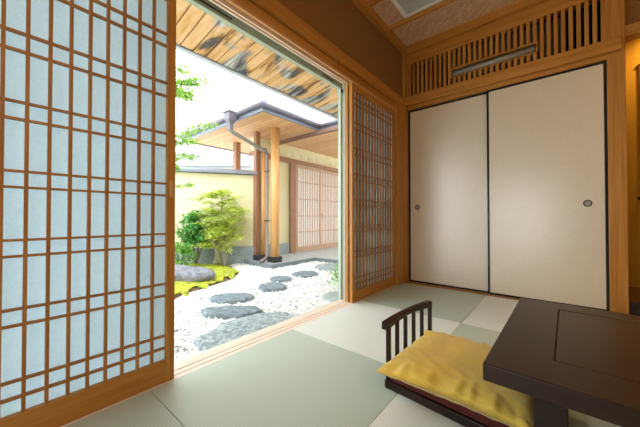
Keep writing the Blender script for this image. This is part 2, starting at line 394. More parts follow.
for i in range(5):
    for j in range(5):
        if (i, j) not in desc: continue
        o = B(xs[i]+.0008, xs[i+1]-.0008, ys[j]+.0008, ys[j+1]-.0008, -.045, 0).build('tatami_mat', TAT_L if (i+j) % 2 and (i, j) != (0, 1) else TAT_D, bevel=.002)  # mat below the left screen takes the deep tone for the screen's shade
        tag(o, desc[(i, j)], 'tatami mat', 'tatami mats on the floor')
struct('floor_rest', MB().box(1.145, XR, YF, 3.04, -.045, -.002).box(XW, .31-.825, YF, -.3887, -.045, -.002).box(-.515, 1.14, YF, -.3887, -.045, -.002).box(.31, 1.145, -.3887, .452, -.045, -.002), TAT_L, 'plain tatami beyond the picture')

# ================================================================== SHOJI
KZL = [.099, .150, .205, .385, .438, .611, .664, .838, .891, 1.063, 1.120, 1.29, 1.35, 1.52, 1.575, 1.735, 1.79]
def shoji(name, y0, y1, xf, label, ncell, stile=.035, pull=None, vw=.008, top=1.915, paper=True):
    # xf: face towards the room
    t = .030
    root = empty(name, (xf-t/2, (y0+y1)/2, 0), label, 'sliding screen', 'paper lattice screens along the garden opening')
    for s0 in (y0, y1-stile): B(xf-t, xf, s0, s0+stile, 0, top).build('stile', WZ, root, bevel=.0015)
    B(xf-t+.001, xf-.001, y0+stile, y1-stile, 0, .097).build('bottom_rail', WY, root, bevel=.0015)
    B(xf-t+.001, xf-.001, y0+stile, y1-stile, top-.065, top).build('top_rail', WY, root, bevel=.0015)
    ya, yb = y0+stile, y1-stile
    m = MB(); c = (yb-ya)/ncell
    for i in range(1, ncell): m.box(xf-.020, xf-.004, ya+i*c-vw/2, ya+i*c+vw/2, .097, top-.065)
    m2 = MB()
    for z in KZL[1:]: m2.box(xf-.0195, xf-.0045, ya, yb, z-.004, z+.004)
    m.build('vertical_bars', KZ, root); m2.build('horizontal_bars', KY, root)
    if paper: B(xf-.0215, xf-.0205, ya-.003, yb+.003, .094, top-.062).build('paper', PAPER, root)
    if pull:
        B(xf, xf+.002, pull-.009, pull+.009, .83, .905).build('pull', BRASS, root, bevel=.001)['label'] = 'pale inset finger pull'
    return root
shoji('shoji_screen', -.285, .555, -1.343, 'large white paper lattice screen filling the left of the room', 14, pull=.537, vw=.010)
shoji('shoji_screen', 2.02, 2.86, -1.343, 'narrow-looking far lattice screen between the garden view and the closet', 14)
shoji('shoji_screen', 2.015, 2.85, -1.385, 'outer lattice screen stacked behind the far lattice screen', 14, vw=.016, paper=False)

# aluminium outer window
w = struct('window_1', MB().box(-1.53, -1.478, 2.10, 2.17, -.06, 1.985).box(-1.53, -1.44, -.32, 2.96, 1.965, 1.985).box(-1.60, -1.478, -.32, 2.96, -.09, -.062).box(-1.53, -1.478, -.40, -.32, -.06, 1.985), ALUW, 'white aluminium window frame', .001)
B(-1.474, -1.441, -.32, 2.96, 1.948, 1.965).build('trim_strip', ALUW, w)
B(-1.477, -1.447, 2.082, 2.16, 0, 1.948).build('side_jamb', ALUW, w)
B(-1.506, -1.502, 2.17, 2.96, -.06, 1.965).build('fixed_pane', GLASS, w)
gd = empty('glass_sliding_door', (-1.50, 1.2, -.06), 'glass garden door in a pale green metal frame', 'glass door')
B(-1.512, -1.476, .45, 2.048, 1.898, 1.964).build('top_rail', ALU, gd, bevel=.002)
B(-1.515, -1.485, .45, 2.048, -.058, -.01).build('bottom_rail', ALUW, gd, bevel=.002)
B(-1.515, -1.485, 2.048, 2.078, -.058, 1.965).build('stile', ALU, gd, bevel=.002)
B(-1.515, -1.485, .41, .45, -.058, 1.965).build('stile', ALU, gd, bevel=.002)
B(-1.502, -1.498, .45, 2.048, -.01, 1.898).build('pane', GLASS, gd)
B(-1.477, -1.474, 1.78, 1.93, 1.918, 1.926).build('rubber_pad', PAD, gd)
B(-1.477, -1.474, .70, .93, 1.918, 1.928).build('rubber_pad', PAD, gd)
B(-1.484, -1.474, 2.05, 2.07, 1.87, 1.90).build('catch', PAD, gd)
tag(B(-1.447, -1.441, 2.085, 2.10, .03, .06).build('door_stop', plain('dark_brown_stop', (.08, .04, .02), .5), bevel=.001), 'tiny brown door stop low on the white window jamb', 'door stop')

# ================================================================== CLOSET PANELS
def fusuma(x0, x1, yf, label, px):
    root = empty('fusuma_panel', ((x0+x1)/2, yf+.012, 0), label, 'sliding door', 'sliding closet panels')
    f = MB(); b = .018
    f.box(x0, x0+b, yf, yf+.025, .002, 1.965).box(x1-b, x1, yf, yf+.025, .002, 1.965)
    f.box(x0+b, x1-b, yf, yf+.025, .002, .002+b).box(x0+b, x1-b, yf, yf+.025, 1.965-b, 1.965)
    f.build('black_frame', BLACK, root, bevel=.001)
    B(x0+b, x1-b, yf+.004, yf+.021, .002+b, 1.965-b).build('panel', FUS, root)
    ring = MB(); n = 28
    for i in range(n):
        a0, a1 = 2*math.pi*i/n, 2*math.pi*(i+1)/n
        P = [(r*math.cos(a), r*math.sin(a)) for r in (.020, .028) for a in (a0, a1)]
        cz = .85
        ring.hexa([(px+P[0][0], yf+.001, cz+P[0][1]), (px+P[2][0], yf+.001, cz+P[2][1]), (px+P[3][0], yf+.001, cz+P[3][1]), (px+P[1][0], yf+.001, cz+P[1][1]),
                   (px+P[0][0], yf+.006, cz+P[0][1]), (px+P[2][0], yf+.006, cz+P[2][1]), (px+P[3][0], yf+.006, cz+P[3][1]), (px+P[1][0], yf+.006, cz+P[1][1])])
    pr = ring.build('pull', PULLR, root); pr['label'] = 'round dark finger pull'
    MB().tube([(px, yf+.0025, .85), (px, yf+.006, .85)], .0205, 24).build('pull_cup', PULLC, pr)
fusuma(-1.303, -.485, 3.135, 'left cream closet panel, its round pull near the room corner', -1.205)
fusuma(-.510, .308, 3.106, 'right cream closet panel, wider looking, its pull beside the wooden column', .192)

# transom lattice
tl = empty('transom_lattice', (-.5, 3.12, 2.105), 'vertical wooden slat transom above the closet panels', 'transom')
m = MB(); x = -1.275; sl = []
while x < .30:
    m.box(x-.013, x+.013, 3.103, 3.125, 2.105, 2.485) if not (-.83 < x < -.12) else (m.box(x-.013, x+.013, 3.103, 3.125, 2.105, 2.19), m.box(x-.013, x+.013, 3.103, 3.125, 2.285, 2.485))
    x += .0475
m.build('slats', WZ, tl)
B(-1.305, -1.295, 3.098, 3.14, 2.105, 2.485).build('side_frame', WZ, tl); B(.295, .308, 3.098, 3.14, 2.105, 2.485).build('side_frame', WZ, tl)
MB().box(-.835, -.115, 3.098, 3.125, 2.277, 2.287).box(-.835, -.115, 3.098, 3.125, 2.188, 2.198).box(-.835, -.825, 3.098, 3.125, 2.198, 2.277).box(-.125, -.115, 3.098, 3.125, 2.198, 2.277).build('slot_frame', WX, tl)
ac = empty('air_conditioner', (-.47, 3.2, 2.11), 'grey wall air conditioner hidden behind the transom slats', 'air conditioner')
B(-.84, .06, 3.14, 3.29, 2.15, 2.455).build('body', GREYP, ac, bevel=.01)
m = MB(); m.tube([(-.82, 3.135, 2.237), (-.13, 3.135, 2.237)], .026, 16)
m.build('louver', GREY, ac, smooth=True)

# ceiling vent
cv = empty('ceiling_vent', (-.85, 2.41, ZC), 'square white ceiling vent with grey louvres between two battens', 'ceiling vent')
x0, x1, y0, y1 = -1.11, -.60, 2.235, 2.59
MB().box(x0, x1, y0, y0+.035, ZC-.018, ZC).box(x0, x1, y1-.035, y1, ZC-.018, ZC).box(x0, x0+.035, y0+.035, y1-.035, ZC-.018, ZC).box(x1-.035, x1, y0+.035, y1-.035, ZC-.018, ZC).build('frame', WHITEP, cv, bevel=.003)
m = MB(); y = y0+.045
while y < y1-.036:
    m.box(x0+.035, x1-.035, y-.003, y+.005, ZC-.014, ZC-.004); y += .014
m.build('louvres', plain('vent_grey', (.60, .62, .56), .5), cv)
B(x0+.03, x1-.03, y0+.03, y1-.03, ZC-.003, ZC-.0005).build('backing', GREYP, cv)

# hanging scroll
hs = empty('hanging_scroll', (.8, 3.81, .90), 'brown hanging scroll on the orange alcove wall at the right picture edge', 'hanging scroll')
MB().tube([(.565, 3.803, .912), (1.06, 3.803, .912)], .014, 16).build('roller', BLACK, hs, smooth=True)
B(.585, 1.04, 3.806, 3.812, .912, 2.13).build('mount', SCROLL, hs)
B(.64, .985, 3.803, 3.806, 1.15, 1.85).build('paper', SCROLLP, hs)
B(.580, 1.045, 3.80, 3.816, 2.125, 2.14).build('top_rod', WX, hs)
MB().tube([(.66, 3.808, 2.14), (.81, 3.815, 2.25), (.965, 3.808, 2.14)], .002, 6).build('cord', PAD, hs)

# ================================================================== TABLE
tb = empty('low_table', (.5, 1.26, 0), 'dark brown low wooden table with an inset top panel', 'table', rz=R(-1.2))
X0, X1, Y0, Y1, ZT, TH = -.146, 1.18, .842, 1.66, .35, .046
a, b_ = (.0, .99), (1.04, 1.545)
m = MB(); m.box(X0, X1, Y0, a[1]-.0015, ZT-TH, ZT).box(X0, X1, b_[1]+.0015, Y1, ZT-TH, ZT).box(X0, a[0]-.0015, a[1]-.0015, b_[1]+.0015, ZT-TH, ZT).box(b_[0]+.0015, X1, a[1]-.0015, b_[1]+.0015, ZT-TH, ZT)
bmx = bmesh.new()
o = m.build('tabletop', DARK, tb)
bmx.from_mesh(o.data); bmesh.ops.remove_doubles(bmx, verts=bmx.verts, dist=.0001)
bmx.free()
# frame ring as a single clean mesh (so that the bevel only rounds true edges)
def ring_mesh(x0, x1, y0, y1, ax, ay, bx, by, z0, z1):
    r = MB(); O = [(x0,y0),(x1,y0),(x1,y1),(x0,y1)]; I = [(ax,ay),(bx,ay),(bx,by),(ax,by)]
    for z in (z0, z1):
        r.v += [(p[0],p[1],z) for p in O]+[(p[0],p[1],z) for p in I]
    for i in range(4):
        j = (i+1) % 4
        r.f += [(8+i, 8+j, 12+j, 12+i), (i, 4+i, 4+j, j), (i, j, 8+j, 8+i), (4+i, 12+i, 12+j, 4+j)]
    return r
bpy.data.objects.remove(o)
ring_mesh(X0, X1, Y0, Y1, a[0]-.002, a[1]-.002, b_[0]+.002, b_[1]+.002, ZT-TH, ZT).build('tabletop', DARK, tb, bevel=.0035, seg=3)
B(a[0], b_[0], a[1], b_[1], ZT-TH+.004, ZT-.0012).build('inset_panel', DARKP, tb, bevel=.0012)
for (lx, ly, sx, sy) in ((-.05, 1.0, 1, 1), (-.05, 1.45, 1, -1), (1.015, 1.0, -1, 1), (1.015, 1.45, -1, -1)):
    B(lx, lx+.075, ly, ly+.06, 0, ZT-TH).build('leg', DARKY, tb, bevel=.003)
B(.025, 1.015, 1.015, 1.035, .245, ZT-TH).build('apron', DARKY, tb); B(.025, 1.015, 1.475, 1.495, .245, ZT-TH).build('apron', DARKY, tb)
B(-.03, -.005, 1.06, 1.45, .22, ZT-TH).build('end_apron', DARKY, tb); B(1.04, 1.065, 1.06, 1.45, .22, ZT-TH).build('end_apron', DARKY, tb)

# ================================================================== FLOOR CHAIR
zc = empty('floor_chair', (-.578, 1.118, 0), 'legless dark wooden floor chair with a spindle back beside the table', 'floor chair', rz=R(-5))
D, W = .50, .475
f = MB(); f.box(0, D, 0, .035, 0, .034).box(0, D, W-.035, W, 0, .034).box(0, .04, .035, W-.035, 0, .034).box(D-.04, D, .035, W-.035, 0, .034)
ring_mesh(0, D, 0, W, .04, .035, D-.04, W-.035, 0, .034).build('base_frame', DARKY, zc, world=False, bevel=.004)
B(.02, D-.02, .012, W-.012, .030, .070).build('seat', MAROON, zc, world=False, bevel=.006)
tp = MB(); nn = 18; prev = None; pts = []
for i in range(nn+1):
    t = i/nn; y = .002+t*(W-.022); bow = -.014*math.sin(math.pi*t)
    hgt = .020+.014*abs(2*t-1)**1.5
    pts.append((bow-.004, y, hgt))
for (u, y, h) in pts:
    tp.v += [(u-.012, y, .280-h), (u+.020, y, .280-h), (u+.020, y, .280), (u-.012, y, .280)]
for i in range(nn):
    q = i*4
    for j in range(4): tp.f.append((q+j, q+(j+1) % 4, q+4+(j+1) % 4, q+4+j))
tp.f.append((3,2,1,0)); q = nn*4; tp.f.append((q,q+1,q+2,q+3))
tp.build('top_rail', DARKY, zc, world=False, bevel=.004)
for i in range(6):
    t = i/5; y = .020+t*(W-.058); bow = -.014*math.sin(math.pi*t); wv = .008 if i in (0, 5) else .0055
    B(.006+bow*.7-.006, .006+bow*.7+.012, y-wv, y+wv, .03, .262).build('spindle', DARKY, zc, world=False, bevel=.002)

# cushion
cu = empty('cushion', (-.308, 1.315, .064), 'plump mustard yellow square cushion lying on the floor chair', 'cushion', rz=R(-1))
n = 64; L, Wd = .254, .268
def cush_pt(u, v, side):
    e = (abs(u)**2)*(abs(v)**2)
    pinch = 1-.045*(1-v*v)*(abs(u)**4)*1.0
    pv = 1-.045*(1-u*u)*(abs(v)**4)
    x = u*L*pinch*(1+.05*e); y = v*Wd*pv*(1+.05*e)
    pr = ((1-abs(u)**2.6)*(1-abs(v)**2.6))
    prof = max(0, pr)**.36
    p = Vector((u*2.2+3, v*2.2, side*1.3))
    edge = max(abs(u), abs(v))
    wr = noise.noise(p*1.1)*.010
    # creases running inwards from the seam
    s = (v if abs(u) > abs(v) else u)
    cr = noise.noise(Vector((s*9, 7.3*side+(1 if abs(u) > abs(v) else 5), edge*1.5)))*.014*max(0, (edge-.55)/.45)**1.2
    cr2 = noise.noise(Vector((u*5+v*7, v*3-u*4, 4)))*.006*edge
    th = .052 if side > 0 else .030
    z = side*th*prof
    z += (wr*.7+cr*1.3+cr2*1.3)*(prof**.5)*(1 if side > 0 else .3)
    if side > 0: z -= .010*math.exp(-((u+.55)**2)/.02)*(1-v*v)*0
    # the near edge droops over the seat edge
    mid = .034
    z2 = mid+z+.004*e
    return (x, y, z2)
m = MB()
for side in (1, -1):
    base = len(m.v)
    for i in range(n+1):
        for j in range(n+1):
            u = -1+2*i/n; v = -1+2*j/n
            u = math.copysign(abs(u)**.8, u); v = math.copysign(abs(v)**.8, v)
            m.v.append(cush_pt(u, v, side))
    for i in range(n):
        for j in range(n):
            q = base+i*(n+1)+j; F4 = (q, q+n+1, q+n+2, q+1)
            m.f.append(F4 if side > 0 else F4[::-1])
o = m.build('cover', CUSH, cu, world=False, smooth=True)
bm = bmesh.new(); bm.from_mesh(o.data); bmesh.ops.remove_doubles(bm, verts=bm.verts, dist=.0006); bm.to_mesh(o.data); bm.free()

# ================================================================== OUTSIDE
G = -.16
# ground
o = struct('ground', B(-14, -1.62, -6, 14, G-.20, G-.012), GRAV, 'gravel bed of the courtyard')
struct('ground_front', B(-1.62, 12, -14, YF-.15, G-.20, G-.012), GRAV)
struct('wall_outside', MB().box(-1.62, -1.50, YF-.15, 9, -.36, -.095).box(-1.62, -1.50, 2.97, 9, -.095, 2.42).box(-1.62, -1.50, -3, -.42, -.095, 2.42).box(-1.62, -1.50, -.42, 2.97, 1.99, 2.42), BEIGE)
struct('roof', MB().box(-1.50, XR+.3, YF-.5, 5, 3.0, 3.15), ROOFM)

# house eave (sloped soffit boards across x) : z = 2.24 at x=-2.5, rising .148 per m inwards
def ez(x): return 2.24+(x+2.5)*.148
ev = empty('house_eave', (-2.0, 1.5, 2.24), 'weathered eave soffit of honey and grey boards above the opening', 'eave')
m = MB(); y = -2.5; rr = random.Random(3)
while y < 4.95:
    wdt = .115
    dz = rr.uniform(-.004, .004)
    m.hexa([(-2.5, y+.006, ez(-2.5)+dz), (-1.5, y+.006, ez(-1.5)+dz), (-1.5, y+wdt-.006, ez(-1.5)+dz), (-2.5, y+wdt-.006, ez(-2.5)+dz),
            (-2.5, y+.006, ez(-2.5)+.02), (-1.5, y+.006, ez(-1.5)+.02), (-1.5, y+wdt-.006, ez(-1.5)+.02), (-2.5, y+wdt-.006, ez(-2.5)+.02)])
    y += wdt
m.build('soffit_boards', SOFFIT, ev)
MB().hexa([(-2.5, -2.5, ez(-2.5)+.022), (-1.5, -2.5, ez(-1.5)+.022), (-1.5, 4.95, ez(-1.5)+.022), (-2.5, 4.95, ez(-2.5)+.022),
           (-2.5, -2.5, ez(-2.5)+.06), (-1.5, -2.5, 2.75), (-1.5, 4.95, 2.75), (-2.5, 4.95, ez(-2.5)+.06)]).build('roof_deck', ROOFM, ev)
B(-2.515, -2.50, -2.5, 4.95, 2.232, 2.31).build('fascia', ROOFM, ev)
g = MB()
for i in range(8):
    a0, a1 = math.pi*(1+i/8), math.pi*(1+(i+1)/8)
    cx, cz, r1, r2 = -2.567, 2.285, .045, .049
    g.hexa([(cx+r1*math.cos(a0), -2.5, cz+r1*math.sin(a0)), (cx+r2*math.cos(a0), -2.5, cz+r2*math.sin(a0)), (cx+r2*math.cos(a1), -2.5, cz+r2*math.sin(a1)), (cx+r1*math.cos(a1), -2.5, cz+r1*math.sin(a1)),
            (cx+r1*math.cos(a0), 4.95, cz+r1*math.sin(a0)), (cx+r2*math.cos(a0), 4.95, cz+r2*math.sin(a0)), (cx+r2*math.cos(a1), 4.95, cz+r2*math.sin(a1)), (cx+r1*math.cos(a1), 4.95, cz+r1*math.sin(a1))])
g.build('gutter', plain('pale_gutter', (.62, .66, .74), .4), ev)

# gravel pebbles (uncountable)
STONES = []          # (poly, name ...) filled below; used to keep pebbles out
def inside(p, poly):
    c = False; k = len(poly)
    for i in range(k):
        x1, y1 = poly[i]; x2, y2 = poly[(i+1) % k]
        if (y1 > p[1]) != (y2 > p[1]) and p[0] < (x2-x1)*(p[1]-y1)/(y2-y1)+x1: c = not c
    return c
def stone(poly, h, mat, label, dome=.006, seed=1, group='stepping stones set in the white gravel', cat='stepping stone', name='stepping_stone'):
    # smooth the outline with a closed Catmull-Rom curve, roughen it, then stack shrinking rings
    k = len(poly); out = []; h = h*.62
    for i in range(k):
        p0, p1, p2, p3 = [Vector(poly[(i+d) % k]) for d in (-1, 0, 1, 2)]
        for s in range(9):
            t = s/9
            out.append(.5*((2*p1)+(p2-p0)*t+(2*p0-5*p1+4*p2-p3)*t*t+(3*p1-p0-3*p2+p3)*t**3))
    K = len(out); c = sum(out, Vector((0, 0)))/K
    m = MB(); rings = [(1.0, -.06), (1.0, h*.35), (.985, h*.75), (.95, h), (.86, h+dome*.35), (.7, h+dome*.6), (.5, h+dome*.8), (.25, h+dome)]
    for s, z in rings:
        for i, p in enumerate(out):
            q = c+(p-c)*s
            nz = noise.noise(Vector((q.x*9, q.y*9, seed)))
            q2 = c+(p-c)*(s*(1+.07*noise.noise(Vector((p.x*9, p.y*9, z*20+seed)))+.04*noise.noise(Vector((p.x*30, p.y*30, seed)))))
            m.v.append((q2.x, q2.y, G+z+((nz*.010+.004*noise.noise(Vector((q.x*40, q.y*40, seed)))) if z >= h*.7 else 0)))
    m.v.append((c.x, c.y, G+h+dome))
    for r in range(len(rings)-1):
        for i in range(K): m.f.append((r*K+i, r*K+(i+1) % K, (r+1)*K+(i+1) % K, (r+1)*K+i))
    r = (len(rings)-1)*K
    for i in range(K): m.f.append((r+i, r+(i+1) % K, r+K))
    o = m.build(name, mat, smooth=True)
    tag(o, label, cat, group)
    STONES.append([(p.x, p.y) for p in out])
    return o
def oval(cx, cy, ax, ay, rot, seed, n=11, jit=.12):
    r_ = random.Random(seed); P = []
    for i in range(n):
        a = 2*math.pi*i/n; k = 1+r_.uniform(-jit, jit)
        x = ax*k*math.cos(a); y = ay*k*math.sin(a)
        P.append((cx+x*math.cos(rot)-y*math.sin(rot), cy+x*math.sin(rot)+y*math.cos(rot)))
    return P
stone([(-1.66, 1.02), (-1.64, 1.8), (-1.74, 1.82), (-1.94, 1.74), (-2.07, 1.56), (-2.10, 1.30), (-2.05, 1.12), (-2.0, .97), (-1.84, .93)], .05, STONEP, 'largest flat grey stepping stone directly outside the sill', seed=5)
rot0 = math.atan2(.645, .764)
stone(oval(-2.33, 1.48, .30, .13, rot0, 11), .05, STONE, 'second stepping stone from the sill, long and dark blue-grey', seed=2)
stone(oval(-2.72, 1.74, .245, .155, rot0, 21), .05, STONE, 'third stepping stone from the sill, blue-grey with a squarish front', seed=3)
stone(oval(-2.78, 2.345, .185, .18, rot0+.3, 31), .05, STONE, 'angular stepping stone in the middle of the gravel path', seed=4)
stone(oval(-3.03, 2.72, .16, .14, rot0, 41), .05, STONE, 'smallest round stepping stone just beyond the angular one', seed=6)
stone(oval(-3.0, 3.21, .20, .18, rot0, 51), .045, STONE, 'oval stepping stone second nearest to the gate paving', seed=7)
stone(oval(-3.08, 3.98, .30, .38, rot0, 61), .03, STONEP, 'wide pale stepping stone touching the gate paving', seed=8)
stone([(-2.05, 2.46), (-1.95, 2.72), (-1.70, 2.74), (-1.70, 2.42), (-1.84, 2.33)], .035, STONEG, 'flat square grey-green stone beside the window frame on the right', seed=9, dome=.002)

# moss island
MP = [(-2.98, .9), (-3.10, 1.30), (-3.30, 1.58), (-3.42, 1.98), (-3.58, 2.36), (-3.85, 2.66), (-4.25, 2.86), (-4.75, 3.02), (-5.25, 2.55), (-6.2, 1.4), (-5.6, -.2), (-3.6, -.4)]
def dist_in(p, poly):
    d = 9
    k = len(poly)
    for i in range(k):
        a_, b2 = Vector(poly[i]), Vector(poly[(i+1) % k]); ab = b2-a_; t = max(0, min(1, (Vector(p)-a_).dot(ab)/ab.length_squared))
        d = min(d, (Vector(p)-a_-ab*t).length)
    return d if inside(p, poly) else -d
def moss_h(x, y):
    d = dist_in((x, y), MP)
    return G-.02+.09*(1-math.exp(-max(0, d)/.30))+.03*noise.noise(Vector((x*2.3, y*2.3, 1)))*min(1, max(0, d)/.3)
def grid_mesh(x0, x1, y0, y1, st, hf, keep):
    m = MB(); idx = {}
    nx = int((x1-x0)/st); ny = int((y1-y0)/st)
    for i in range(nx):
        for j in range(ny):
            cx, cy = x0+(i+.5)*st, y0+(j+.5)*st
            if not keep(cx, cy): continue
            q = []
            for di, dj in ((0,0),(1,0),(1,1),(0,1)):
                kx = (i+di, j+dj)
                if kx not in idx:
                    idx[kx] = len(m.v); x, y = x0+kx[0]*st, y0+kx[1]*st; m.v.append((x, y, hf(x, y)))
                q.append(idx[kx])
            m.f.append(tuple(q))
    return m
so = grid_mesh(-6.3, -2.9, -.5, 3.1, .06, lambda x, y: moss_h(x, y)-.012, lambda x, y: dist_in((x, y), MP) > -.05).build('soil_bed', SOILM, smooth=True)
tag(so, 'brown earth bank edging the moss mound', 'soil', kind='stuff')
mm = grid_mesh(-6.3, -2.9, -.5, 3.1, .022, lambda x, y: moss_h(x, y)+.032*abs(noise.noise(Vector((x*13, y*13, 3))))+.008*noise.noise(Vector((x*50, y*50, 3))),
   lambda x, y: dist_in((x, y), MP) > .11+.16*noise.noise(Vector((x*7, y*7, 0))) and (y > .9))
mo = mm.build('moss', MOSS, smooth=True)
tag(mo, 'bright yellow-green moss mound under the garden shrubs', 'moss', kind='stuff')

# boulder
m = MB(); nu, nv = 40, 20
for j in range(nv+1):
    for i in range(nu):
        th = math.pi*j/nv; ph = 2*math.pi*i/nu
        d = Vector((math.sin(th)*math.cos(ph), math.sin(th)*math.sin(ph), math.cos(th)))
        k_ = 1+.16*noise.noise(d*1.6+Vector((3, 1, 4)))+.05*noise.noise(d*5)
        v = Vector((d.x*.48, d.y*.27, d.z*.19))*k_
        if v.z > .10: v.z = .10+(v.z-.10)*.6
        c_, s_ = math.cos(rot0), math.sin(rot0)
        m.v.append((-4.08+v.x*c_-v.y*s_, 1.72+v.x*s_+v.y*c_, -.10+v.z))
for j in range(nv):
    for i in range(nu): m.f.append((j*nu+i, (j+1)*nu+i, (j+1)*nu+(i+1) % nu, j*nu+(i+1) % nu))
bo = m.build('garden_rock', stone_mat('purple_grey_rock', (.13, .13, .17), (.32, .33, .40), 10), smooth=True)
tag(bo, 'low rounded purple-grey rock lying on the moss mound', 'rock')

# pavement under the gate
PV = [(-8.5, 3.24), (-3.86, 3.24), (-3.86, 4.40), (-2.6, 4.40), (-2.6, 9.5), (-8.5, 9.5)]
struct('floor_gate', MB().prism(PV, G-.1, -.105), GRANITE, 'grey stone paving in front of the gate')
struct('kerb_gate', MB().box(-4.6, -3.80, 3.18, 3.24, G-.1, -.100).box(-3.86, -3.80, 3.24, 4.40, G-.1, -.100).box(-3.86, -2.6, 4.34, 4.40, G-.1, -.100), GRANED, 'dark stone kerb of the gate paving')

# pebbles
def build_pebbles():
    bm = bmesh.new(); bmesh.ops.create_icosphere(bm, subdivisions=1, radius=1); bv = [v.co.copy() for v in bm.verts]; bf = [[v.index for v in f.verts] for f in bm.faces]; bm.free()
    r_ = random.Random(5); V = []; Fc = []
    cnt = 0
    boxes = [(min(p[0] for p in s), max(p[0] for p in s), min(p[1] for p in s), max(p[1] for p in s)) for s in STONES]
    y = .25
    while cnt < 15000:
        # denser close to the house, sparser towards the gate
        x = -1.63-abs(r_.random()**1.35)*3.2; y = r_.uniform(.3, 5.0)
        cnt += 1
        if y > 3.2 and x < -3.78: continue
        if y > 4.36: continue
        if inside((x, y), MP) and dist_in((x, y), MP) > .02: continue
        bad = False
        for s, bb in zip(STONES, boxes):
            if bb[0] < x < bb[1] and bb[2] < y < bb[3] and inside((x, y), s): bad = True; break
        if bad: continue
        s0 = r_.uniform(.010, .019); sx, sy, sz = s0*r_.uniform(.8, 1.3), s0*r_.uniform(.7, 1.1), s0*r_.uniform(.45, .7)
        a_ = r_.uniform(0, 6.28); ca, sa = math.cos(a_), math.sin(a_); n0 = len(V)
        for v in bv:
            px_, py_ = v.x*sx, v.y*sy
            V.append((x+px_*ca-py_*sa, y+px_*sa+py_*ca, G-.006+sz*.5+v.z*sz))
        Fc += [(n0+f[0], n0+f[1], n0+f[2]) for f in bf]
    m = MB(); m.v = V; m.f = Fc
    o = m.build('gravel', GRAV)
    tag(o, 'loose white gravel around the stepping stones', 'gravel', kind='stuff')
build_pebbles()

# garden wall (runs from the gate post away to the left)
wa = Vector((-4.53, 3.40)); wd = Vector((-.53, -.85)).normalized(); wn = Vector((wd.y, -wd.x))   # outward normal side
def wall_piece(l0, l1, off0, off1, z0, z1):
    P = [wa+wd*l0+wn*off0, wa+wd*l1+wn*off0, wa+wd*l1+wn*off1, wa+wd*l0+wn*off1]
    return MB().prism([(p.x, p.y) for p in P], z0, z1)
gw = empty('garden_wall', (wa.x+wd.x*2, wa.y+wd.y*2, G), 'cream plaster garden wall with a grey-blue plinth behind the shrubs', 'wall')
wall_piece(0, 6, .0, .14, G-.04, 1.56).build('plaster', BEIGE, gw)
wall_piece(0, 6, -.03, .17, G-.04, .165).build('plinth', PLINTH, gw)
cp = wall_piece(-.02, 6, -.09, .23, 1.57, 1.61); 
cp.build('coping', ROOFM, gw)
P = [wa+wd*l+wn*o_ for l, o_ in ((-.02, -.09), (6, -.09), (6, .23), (-.02, .23))]; Q = [wa+wd*l+wn*.07 for l in (-.02, 6)]
r_ = MB(); r_.v = [(p.x, p.y, 1.61) for p in P]+[(q.x, q.y, 1.67) for q in Q]
r_.f = [(0,1,5,4), (2,3,4,5), (1,2,5), (3,0,4), (0,3,2,1)]
r_.build('ridge', ROOFM, gw)

# gate building
XG = -4.78
gb = empty('gate_house', (-4.8, 4.8, -.1), 'wooden gate house with a broad planked soffit across the gravel court', 'gate house')
_ys = [4.55]+[v for y in (4.592, 4.874, 5.169, 5.439, 5.731, 6.027, 6.30, 6.58) for v in (y-.05, y+.05)]+[6.85]
gwm = MB()
for a0, b0 in zip(_ys[0::2], _ys[1::2]):
    if b0 > a0: gwm.box(XG-.12, XG, a0, b0, 2.165, 2.265)
gwm.box(XG-.12, XG, 3.55, 4.55, -.105, 2.42).box(XG-.12, XG, 4.55, 6.85, 2.10, 2.165).box(XG-.12, XG, 4.55, 6.85, 2.265, 2.42).box(XG-.12, XG, 6.75, 9.0, -.105, 2.42).build('wall', BEIGE, gb)
MB().box(XG, XG+.03, 3.72, 4.52, -.105, .14).build('plinth', PLINTH, gb)
for y in (4.592, 4.874, 5.169, 5.439, 5.731, 6.027, 6.30, 6.58):
    B(XG-.02, XG-.018, y-.05, y+.05, 2.165, 2.265).build('paper_opening', FROST, gb)
MB().box(XG-.04, XG+.06, 3.55, 6.9, 2.0, 2.105).build('lintel', GDY, gb, bevel=.004)
MB().box(XG-.05, XG+.06, 4.53, 4.72, -.105, 2.0).build('door_post', GD, gb, bevel=.004)
MB().box(XG-.05, XG+.06, 6.57, 6.75, -.105, 2.0).build('door_post', GD, gb, bevel=.004)
# roof
RP = [(-6.2, 2.76), (-3.50, 2.76), (-3.50, 4.13), (-2.62, 4.13), (-2.62, 9.0), (-6.2, 9.0)]
MB().prism(RP, 2.41, 2.44).build('soffit', GATESOF, gb)
ro = MB()
def ins(P_, d):  # simple inset of the polygon by moving towards a centre line
    return [(x+(d if x < -4 else -d), y+(d if y < 6 else -d)) for x, y in P_]
ro.v = [(x, y, 2.44) for x, y in RP]+[(x, y, 2.47) for x, y in RP]+[(-4.9, 3.9, 2.95), (-4.6, 4.0, 2.95), (-4.6, 4.6, 2.95), (-4.0, 5.2, 2.95), (-4.0, 8.8, 2.95), (-4.9, 8.8, 2.95)]
for i in range(6):
    j = (i+1) % 6
    ro.f += [(i, j, 6+j, 6+i), (6+i, 6+j, 12+j, 12+i)]
ro.f += [(0,5,4,3,2,1), (12,13,14,15,16,17)]
ro.build('roof', ROOFM, gb)
